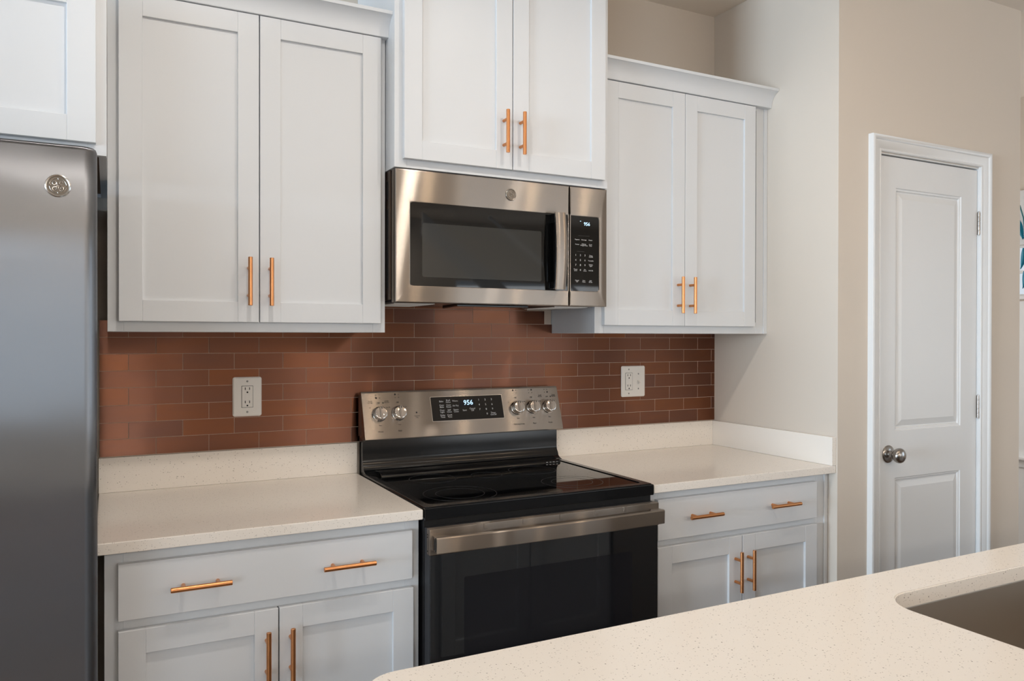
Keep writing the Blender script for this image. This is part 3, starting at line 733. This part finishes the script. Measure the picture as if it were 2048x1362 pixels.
b = B(); prism(b, rrect(0.0915, 0.5035, 1.5545, 1.7170, 0.006, 4), MY+0.0020, MY+0.003, 'y'); obj('door_window', b, M['mesh'], md, label='dark grey mesh-screened window')
# handle: bowed steel face on a black grip
t = bmesh.new(); n = 18; z0_, z1_ = 1.5285, 1.7785; rings = []
for i in range(n+1):
    k = i/n; z = z0_+(z1_-z0_)*k; bow = math.sin(math.pi*k)*0.010; yb = -0.4165-bow
    w0, w1 = 0.5365-0.0012*math.sin(math.pi*k), 0.5755
    rings.append([t.verts.new(p) for p in ((w0, yb+0.007, z), (w0+0.0005, yb+0.002, z), (w0+0.004, yb, z), (w1-0.004, yb-0.0005, z), (w1, yb+0.002, z), (w1, yb+0.007, z))])
for a, c in zip(rings, rings[1:]):
    for i in range(6): t.faces.new((a[i], a[(i+1) % 6], c[(i+1) % 6], c[i]))
t.faces.new(rings[0]); t.faces.new(rings[-1][::-1]); bmesh.ops.recalc_face_normals(t, faces=t.faces[:])
b = B(); merge(b, t); obj('handle', b, M['steel'], md, label='bowed stainless handle bar')
b = B(); box(b, 0.5355, 0.5745, -0.4115, MY+0.002, 1.7440, 1.7755, 0.003); box(b, 0.5355, 0.5745, -0.4115, MY+0.002, 1.5315, 1.5550, 0.003)
box(b, 0.5375, 0.5735, -0.4165, -0.398, 1.555, 1.744, 0.003); obj('handle_grip', b, M['glass_blk'], md)
cp = obj('control_panel', steel_frame(0.6100, 0.7582, 0.6112, 0.7290, G0, G1, 0.0008, 0.007), M['steel'], mw)
b = B(); box(b, 0.6115, 0.7280, MY+0.0025, MY+0.008, G0+.001, G1-.001); obj('control_glass', b, M['mwglass'], cp)
yt = MY+0.0021
b = B(); text(b, '956', 0.0165, face_mtx(0.6785, yt, 1.7520), off=0.0001); box(b, 0.6515, 0.6555, yt, yt+.0003, 1.7600, 1.7615); obj('clock_lettering', b, M['lcd'], cp)
b = B()
TS = 0.0054
for x, z, s in ((0.6405, 1.6990, 'Popcorn'), (0.6670, 1.6990, 'Beverage'), (0.6930, 1.6990, 'Potato'), (0.6405, 1.6830, 'Reheat'), (0.6670, 1.6825, 'Defrost\nWeight/Time'), (0.6930, 1.6820, 'Cook\nTime'),
                (0.6945, 1.6450, 'Timer\nOn/Off'), (0.6945, 1.6300, 'Turntable'), (0.6945, 1.6145, 'Surface\nLight'), (0.6945, 1.5970, 'Add 30s'),
                (0.6345, 1.5975, 'Power\nLevel'), (0.6710, 1.5975, 'Set\nClock'), (0.6400, 1.5605, 'Cancel\nOff'), (0.6670, 1.5605, 'Start\nPause'), (0.6935, 1.5605, 'Add\n30 Sec')):
    if s in ('Timer\nOn/Off', 'Cancel\nOff'): obj('key_lettering', b, M['mark_w'], cp); b = B(); 
    if s == 'Timer\nOn/Off':
        for r_ in range(3):
            for c_ in range(3): text(b, str(r_*3+c_+1), 0.0085, face_mtx((0.6350, 0.6530, 0.6710)[c_], yt, 1.6470-0.0165*r_), off=0.00006)
        text(b, '0', 0.0085, face_mtx(0.6530, yt, 1.5975), off=0.00006)
    text(b, s, TS, face_mtx(x, yt, z), off=0.00003)
obj('key_lettering', b, M['mark_w'], cp)
for xa, xb, zz in ((0.6450, 0.6890, 1.7120), (0.6400, 0.6680, 1.6590)): obj('panel_marking', box(B(), xa, xb, yt, yt+.0003, zz, zz+.0006), M['mark_g'], cp)
badge(mw, 0.3900, MY-0.0002, 1.8262, 0.0185, M['emb2'], M['embf2'], M['emb2'])
# underside
b = B(); box(b, 0.012, 0.752, -0.345, -0.020, MZ0+0.002, MZ0+0.008); obj('bottom_pan', b, M['enamel'], mw)
for a, c in ((0.03, 0.165), (0.60, 0.735)):
    b = B(); box(b, a, c, -0.30, -0.06, MZ0-0.001, MZ0+0.002, 0.001)
    for i in range(12): box(b, a+.004, c-.004, -0.295+i*0.0195, -0.290+i*0.0195, MZ0-0.002, MZ0-0.0005)
    obj('grease_filter', b, M['filter'], mw)
b = B(); prism(b, [(0.24, -0.30), (0.50, -0.30), (0.46, -0.08), (0.28, -0.08)], MZ0-0.006, MZ0+0.002, 'z', 0.002); obj('light_lens', b, M['glass_blk'], mw)

# ------------------------------------------------------------------ range
rg = thing('range', 'freestanding electric range with black glass top and stainless controls between the counters', 'range', (0.3785, -0.33, 0))
obj('body', box(B(), 0.004, 0.753, -0.605, -0.022, 0.05, 0.884, 0.002), M['dark'], rg)
for x in (0.05, 0.705):
    for y in (-0.55, -0.08): obj('foot', cyl(B(), (x, y, 0), (x, y, 0.051), 0.018, 14), M['blk'], rg)
# cooktop with rolled edges and flat glass
CZ = 0.9190
b = B(); n = 6
ring_plate(b, rrect(0.000, 0.757, -0.6460, -0.050, 0.010, n), rrect(0.028, 0.729, -0.6120, -0.098, 0.014, n), 0.9030, CZ, 'z')
bmesh.ops.bevel(b, geom=[e for e in b.edges if len(e.link_faces) == 2 and e.calc_face_angle(0) > 1.0 and all(v.co.z > 0.915 for v in e.verts)], offset=0.004, segments=3, affect='EDGES')
box(b, 0.000, 0.757, -0.6466, -0.630, 0.8835, 0.9172, 0.003); box(b, 0.002, 0.755, -0.632, -0.03, 0.8845, 0.9045)
ck = obj('cooktop', b, M['enamel'], rg)
b = B(); prism(b, rrect(0.027, 0.730, -0.6130, -0.097, 0.014, 6), 0.9050, CZ-0.0025, 'z'); obj('glass_surface', b, M['glass_blk'], ck)
b = B(); prism(b, [(-0.150, CZ-0.003), (-0.146, CZ+0.004), (-0.138, CZ+0.0085), (-0.126, CZ+0.0095), (-0.085, CZ+0.0095), (-0.085, CZ-0.003)], 0.040, 0.717, 'x', 0.002); obj('vent_trim', b, M['enamel'], ck)
b = B()
for i in range(4): box(b, 0.655+i*0.014, 0.663+i*0.014, -0.1505, -0.1475, CZ+0.0005, CZ+0.003)
obj('vent_grille', b, M['nickel'], ck)
for cx, cy, rs in ((0.165, -0.500, (0.108, 0.072)), (0.555, -0.490, (0.098, 0.066)), (0.180, -0.245, (0.076,)), (0.545, -0.245, (0.082,)), (0.365, -0.260, (0.052,))):
    b = B()
    for r in rs:
        o_ = [(cx+r*math.cos(2*math.pi*i/64), cy+r*math.sin(2*math.pi*i/64)) for i in range(64)]; i_ = [(cx+(r-0.0011)*math.cos(2*math.pi*i/64), cy+(r-0.0011)*math.sin(2*math.pi*i/64)) for i in range(64)]
        ring_plate(b, o_, i_, CZ-0.0026, CZ-0.0022, 'z')
    obj('burner_ring', b, M['ring'], ck)
# back guard
b = B(); prism(b, [(-0.022, 0.905), (-0.022, 1.180), (-0.046, 1.180), (-0.058, 1.035), (-0.0580, 0.965), (-0.060, 0.952), (-0.067, 0.943), (-0.070, 0.936), (-0.072, 0.930), (-0.086, 0.9225), (-0.098, 0.9195), (-0.098, 0.905)], 0.0035, 0.7535, 'x')
obj('back_guard', b, M['enamel'], rg)
P0 = Vector((0, -0.1010, 1.0340)); P1 = Vector((0, -0.0500, 1.1885)); dv = (P1-P0); PL = dv.length; dv.normalize(); nv = Vector((0, -dv.z, dv.y)); TL = math.atan2(dv.y, dv.z)
def pp(x, s, o=0.0): return Vector((x, 0, 0))+P0+dv*(s*PL)+nv*o
b = B(); q0 = P0; q1 = P1; qa = P1-dv*0.005
prism(b, [(q0.y, q0.z), (qa.y, qa.z), (q1.y+.0012, q1.z-.0018), (q1.y+0.006, q1.z+0.0005), (-0.030, 1.1860), (-0.026, 1.180), (-0.026, 1.040), (-0.060, 1.0300), (q0.y+0.006, q0.z-0.004)], 0.0, 0.757, 'x', 0.0014)
ctl = obj('control_panel', b, M['steel'], rg, label='stainless control panel')
obj('end_cap', box(B(), -0.0012, 0.001, -0.052, -0.026, 1.04, 1.176, 0.0005), M['brown'], rg)
pm = Matrix.Rotation(R(90)-TL, 4, 'X')
def pmx(x, s, o=0.0004): return Matrix.Translation(pp(x, s, o)) @ pm
def slab(bm, x0, x1, s0, s1, o0, o1, r=0.0):
    """slab lying on the sloped panel"""
    t = bmesh.new(); pts = rrect(x0, x1, s0*PL, s1*PL, r, 3) if r else [(x0, s0*PL), (x1, s0*PL), (x1, s1*PL), (x0, s1*PL)]
    A = [t.verts.new(pp(p[0], p[1]/PL, o0)) for p in pts]; Bv = [t.verts.new(pp(p[0], p[1]/PL, o1)) for p in pts]; n = len(pts)
    for i in range(n): t.faces.new((A[i], A[(i+1) % n], Bv[(i+1) % n], Bv[i]))
    t.faces.new(A); t.faces.new(Bv); bmesh.ops.recalc_face_normals(t, faces=t.faces[:]); merge(bm, t); return bm
DXa, DXb, Sa, Sb = 0.2440, 0.5180, 0.315, 0.835
obj('display_bezel', slab(B(), DXa-.002, DXb+.002, Sa-.012, Sb+.012, -.001, 0.0008, 0.003), M['chrome'], ctl)
obj('display_glass', slab(B(), DXa, DXb, Sa, Sb, 0, 0.0012, 0.002), M['mwglass'], ctl)
def du(u): return DXa+(DXb-DXa)*u
def dvv(v): return Sb-(Sb-Sa)*v
obj('display_window', slab(B(), du(.39), du(.605), dvv(.45), dvv(.13), 0.001, 0.0016), M['lcdbg'], ctl)
b = B(); text(b, '956', 0.0245, pmx(du(.512), dvv(.285), 0.0018), off=0.0003); obj('clock_lettering', b, M['lcd'], ctl)
b = B()
for u, v, s in ((.14, .19, 'Bake'), (.235, .19, 'Broil\nHi/Lo'), (.33, .19, 'Warm'), (.14, .39, 'Conv\nBake'), (.235, .39, 'Conv\nRoast'), (.33, .39, 'Air Fry'), (.14, .60, 'Oven\nLight'), (.235, .60, 'Self\nClean'),
                (.33, .60, 'Steam\nClean'), (.14, .81, 'Delay\nTime'), (.235, .81, 'Cook\nTime'), (.45, .60, 'Start'), (.56, .58, 'Cancel\nOff'), (.85, .80, 'Timer\nOn/Off')):
    text(b, s, 0.0080, pmx(du(u), dvv(v), 0.0015), off=0.00005)
obj('key_lettering', b, M['mark_w'], ctl); b = B()
for k in range(9): text(b, str(k+1), 0.0095, pmx(du((.665, .757, .848)[k % 3]), dvv((.18, .39, .59)[k//3]), 0.0015), off=0.00006)
text(b, '0', 0.0095, pmx(du(.762), dvv(.79), 0.0015), off=0.00006)
obj('key_lettering', b, M['mark_w'], ctl)
KN = [(0.0560, True), (0.1235, False), (0.5745, False), (0.6400, False), (0.7065, True)]
for kx, big in KN:
    bl = B()
    S = 0.520
    b = B(); c0 = pp(kx, S, 0); 
    lathe(b, [(0.0255, 0), (0.0255, 0.004), (0.0240, 0.006), (0.0225, 0.0065), (0.0220, 0.022), (0.0205, 0.0255), (0.018, 0.0265), (0, 0.0265)], c0, nv, 40)
    t = bmesh.new(); bmesh.ops.create_cube(t, size=1); bmesh.ops.scale(t, vec=(0.0085, 0.040, 0.011), verts=t.verts); bmesh.ops.bevel(t, geom=t.edges[:], offset=0.0022, segments=2, affect='EDGES')
    merge(b, t, Matrix.Translation(c0+nv*0.0305) @ pm)
    k_ = obj('control_knob', b, M['chrome'], ctl) if False else obj('control_knob', b, M['chrome'], rg)
    b = B(); t = bmesh.new(); bmesh.ops.create_cube(t, size=1); bmesh.ops.scale(t, vec=(0.0022, 0.008, 0.0006), verts=t.verts)
    merge(b, t, Matrix.Translation(c0+nv*0.0362+dv*0.0145) @ pm); obj('pointer', b, M['mark_k'], k_)
    text(bl, 'Off', 0.0068, pmx(kx, S+0.235), off=0.00003)
    for a in range(200, 521, 27):
        p = c0+Vector((math.cos(R(a)), 0, 0))*0.0285+dv*(math.sin(R(a))*0.0285)
        if 60 < a % 360 < 120: continue
        text(bl, '-' if a % 2 else '.', 0.0075, Matrix.Translation(p+nv*0.0004) @ pm)
    text(bl, 'Hi', 0.0055, pmx(kx-0.0300, S+0.14)); text(bl, 'Lo', 0.0055, pmx(kx+0.0290, S+0.14)); text(bl, 'Med', 0.0055, pmx(kx, S-0.235))
    if big:
        text(bl, 'Small\nBurner', 0.0060, pmx(kx-0.028, S+0.260)); text(bl, 'Large\nBurner', 0.0060, pmx(kx+0.030, S+0.260)); slab(bl, kx+0.0145, kx+0.0185, S+.222, S+.250, 0, 0.0006, 0.0015)
    for i in range(4):
        cx_, cs = kx-0.006+0.012*(i % 2), S+0.345+0.065*(i//2)
        if i == {0: 0, 1: 2, 2: 2, 3: 3, 4: 1}[[k for k, _ in KN].index(kx)]: slab(bl, cx_-.0028, cx_+.0028, cs-.018, cs+.018, 0, 0.0006, 0.0025)
        else: text(bl, 'o', 0.0065, pmx(cx_, cs))
    text(bl, {0.0560: 'Front', 0.1235: 'Rear', 0.5745: 'Warming Zone', 0.6400: 'Rear', 0.7065: 'Front'}[kx], 0.0072, pmx(kx, 0.155), off=0.00003)
    obj('knob_lettering', bl, M['mark_k'], ctl)
bl = B()
text(bl, 'Surface\nOn', 0.0068, pmx(0.1880, 0.435)); slab(bl, 0.1855, 0.1905, 0.505, 0.540, 0, 0.0006, 0.002)
obj('indicator_lettering', bl, M['mark_k'], ctl)
# oven door
OZ0, OZ1, OY = 0.235, 0.8650, -0.6720
b = B(); box(b, 0.0030, 0.7540, -0.632, -0.606, 0.10, 0.882); obj('front_frame', b, M['blk'], rg)
b = B()
box(b, 0.0035, 0.7535, OY+0.002, -0.633, OZ0, OZ1, 0.002); od = obj('oven_door', b, M['dark'], rg)
b = B(); box(b, 0.0055, 0.7515, OY, OY+.004, OZ0+.001, 0.7965, 0.001); obj('door_glass', b, M['ovenglass'], od)
b = B(); prism(b, rrect(0.103, 0.655, 0.400, 0.728, 0.006, 4), OY-0.0003, OY+0.001, 'y'); obj('oven_window', b, M['ovenwin'], od)
b = B(); box(b, 0.0025, 0.7545, OY-0.002, OY+.020, 0.7970, OZ1+0.001, 0.0018); obj('door_trim', b, M['steel'], od)
for zz in (0.850, 0.843, 0.806): obj('side_screw', cyl(B(), (0.0020, -0.658, zz), (0.0045, -0.658, zz), 0.0018, 10), M['slot'], od)
# towel-bar handle: flat bowed bar with solid end returns
t = bmesh.new(); n = 30; rings = []
hx0, hx1, hz0, hz1 = 0.010, 0.7515, 0.8085, 0.8500
for i in range(n+1):
    k = i/n; x = hx0+(hx1-hx0)*k; bow = 0.010*math.sin(math.pi*k); yb = -0.7060-bow
    rings.append([t.verts.new(p) for p in ((x, yb+0.011, hz0+.001), (x, yb+0.001, hz0), (x, yb, hz0+0.002), (x, yb-0.0008, hz1-0.003), (x, yb+0.0015, hz1), (x, yb+0.011, hz1))])
for a, c in zip(rings, rings[1:]):
    for i in range(6): t.faces.new((a[i], a[(i+1) % 6], c[(i+1) % 6], c[i]))
t.faces.new(rings[0]); t.faces.new(rings[-1][::-1]); bmesh.ops.recalc_face_normals(t, faces=t.faces[:])
b = B(); merge(b, t)
for xa, xb, sg in ((hx0, hx0+0.050, 1), (hx1-0.050, hx1, -1)):
    pts = [(xa, -0.700), (xb, -0.700), (xb, -0.6980), (xb-0.012, -0.686), (xb-0.022, -0.6745), (xa, -0.6745)] if sg == 1 else [(xa, -0.700), (xb, -0.700), (xb, -0.6745), (xa+0.022, -0.6745), (xa+0.012, -0.686), (xa, -0.698)]
    prism(b, pts, hz0+.002, hz1-.0005, 'z', 0.001)
obj('handle', b, M['steel'], od, label='wide flat stainless handle bar')
b = B()
for s in (hx0-0.0006,): box(b, s, s+.002, -0.700, -0.696, hz0+.006, hz1-.006); box(b, s, s+.002, -0.690, -0.686, hz0+.006, hz1-.006)
obj('handle_end_grooves', b, M['slot'], od)
b = B()
for x in (0.16, 0.28, 0.40, 0.52, 0.62): box(b, x, x+0.012, OY-0.0035, OY-.0015, 0.852, 0.8655, 0.0008)
obj('vent_louvre', b, M['steel'], od)
b = B(); box(b, 0.0035, 0.7535, OY, -0.620, 0.055, 0.228, 0.004); obj('storage_drawer', b, M['steel'], rg)

# ------------------------------------------------------------------ island
isl = thing('island_cabinet', 'white shaker island cabinet run under the foreground countertop', 'island', (1.0, -1.98, 0))
IX0, IX1, IY0, IY1 = -0.415, 2.55, -2.36, -1.600
b = B(); box(b, IX0, IX0+.018, IY0, IY1, 0.0, 0.8835); box(b, IX1-.018, IX1, IY0, IY1, 0, 0.8835); box(b, IX0+.018, IX1-.018, IY0, IY0+.018, 0, 0.8835); box(b, IX0+.018, IX1-.018, IY1-.02, IY1, 0.10, 0.8835)
box(b, IX0+.018, IX1-.018, IY1-.09, IY1-.08, 0, 0.1); obj('carcass', b, M['cab'], isl)
for a, c in ((-0.395, -0.01), (-0.005, 0.38), (0.41, 0.80), (0.805, 1.195), (1.84, 2.18), (2.185, 2.53)):
    b = B(); shaker(b, a, c, 0.118, 0.70, IY1+0.0195, sign=-1); d = obj('door', b, M['cab'], isl)
    if c < 1.5: pull(d, c-0.03 if (a < 0 and c < 0) or (0.4 < a < 0.5) else a+0.03, 0.60, IY1+0.0195, sign=-1)
for a, c in ((-0.395, 0.38), (0.41, 1.195), (1.84, 2.53)):
    obj('drawer', box(B(), a, c, IY1+.0005, IY1+0.0195, 0.73, 0.862, 0.0015), M['cab'], isl)
dw = thing('dishwasher', 'stainless dishwasher front built into the island facing the range', 'dishwasher', (1.515, -1.59, 0.10))
obj('door', box(B(), 1.215, 1.82, IY1+0.001, IY1+0.024, 0.11, 0.865, 0.003), M['steel'], dw)
b = B(); cyl(b, (1.27, IY1+.06, 0.80), (1.765, IY1+.06, 0.80), 0.010, 18, bev=.002)
for x in (1.30, 1.735): cyl(b, (x, IY1+.06, 0.80), (x, IY1+.024, 0.80), 0.007, 12)
obj('handle', b, M['nickel'], dw)
# quartz top with sink cut-out
SX0, SX1, SY0, SY1 = 0.4570, 1.2300, -2.0900, -1.6690
b = B(); n = 10
outer = rrect(-0.4520, 2.60, -2.62+0.10, -1.5665, 0.055, n)
inner = rrect(SX0, SX1, SY0, SY1, 0.075, n)
ring_plate(b, outer, inner, 0.8838, 0.9140, 'z')
bmesh.ops.bevel(b, geom=[e for e in b.edges if len(e.link_faces) == 2 and e.calc_face_angle(0) > 1.0], offset=0.0022, segments=2, affect='EDGES')
ct = obj('island_countertop', b, M['quartz'], None); tag(ct, 'large speckled off-white quartz island countertop with a sink cut-out in the foreground', 'countertop')
# undermount sink
t = bmesh.new(); rings = []
def ringz(x0, x1, y0, y1, r, z): return [t.verts.new((p[0], p[1], z)) for p in rrect(x0, x1, y0, y1, r, n)]
rings = [ringz(SX0-.030, SX1+.030, SY0-.030, SY1+.012, 0.08, 0.8832), ringz(SX0-.004, SX1+.004, SY0-.004, SY1+.004, 0.077, 0.8832), ringz(SX0-.003, SX1+.003, SY0-.003, SY1+.003, 0.075, 0.8800),
         ringz(SX0+.001, SX1-.001, SY0+.001, SY1-.001, 0.072, 0.72), ringz(SX0+.006, SX1-.006, SY0+.006, SY1-.006, 0.068, 0.695), ringz(SX0+.025, SX1-.025, SY0+.025, SY1-.025, 0.055, 0.681), ringz(SX0+.30, SX1-.30, SY0+.17, SY1-.17, 0.03, 0.676)]
for a, c in zip(rings, rings[1:]):
    for i in range(len(a)): t.faces.new((a[i], a[(i+1) % len(a)], c[(i+1) % len(a)], c[i]))
t.faces.new(rings[-1]); bmesh.ops.recalc_face_normals(t, faces=t.faces[:])
if sum(fc.normal.z for fc in t.faces) < 0: bmesh.ops.reverse_faces(t, faces=t.faces[:])
bmesh.ops.solidify(t, geom=t.faces[:], thickness=0.0012)
b = B(); merge(b, t)
snk = thing('kitchen_sink', 'undermount stainless steel sink bowl in the island countertop', 'sink', ((SX0+SX1)/2, (SY0+SY1)/2, 0.67))
obj('bowl', b, M['sinksteel'], snk)
b = B(); lathe(b, [(0, 0.002), (0.030, 0.002), (0.036, 0.004), (0.043, 0.003), (0.044, 0)], ((SX0+SX1)/2, (SY0+SY1)/2, 0.6765), (0, 0, 1), 32); obj('drain', b, M['chrome'], snk)
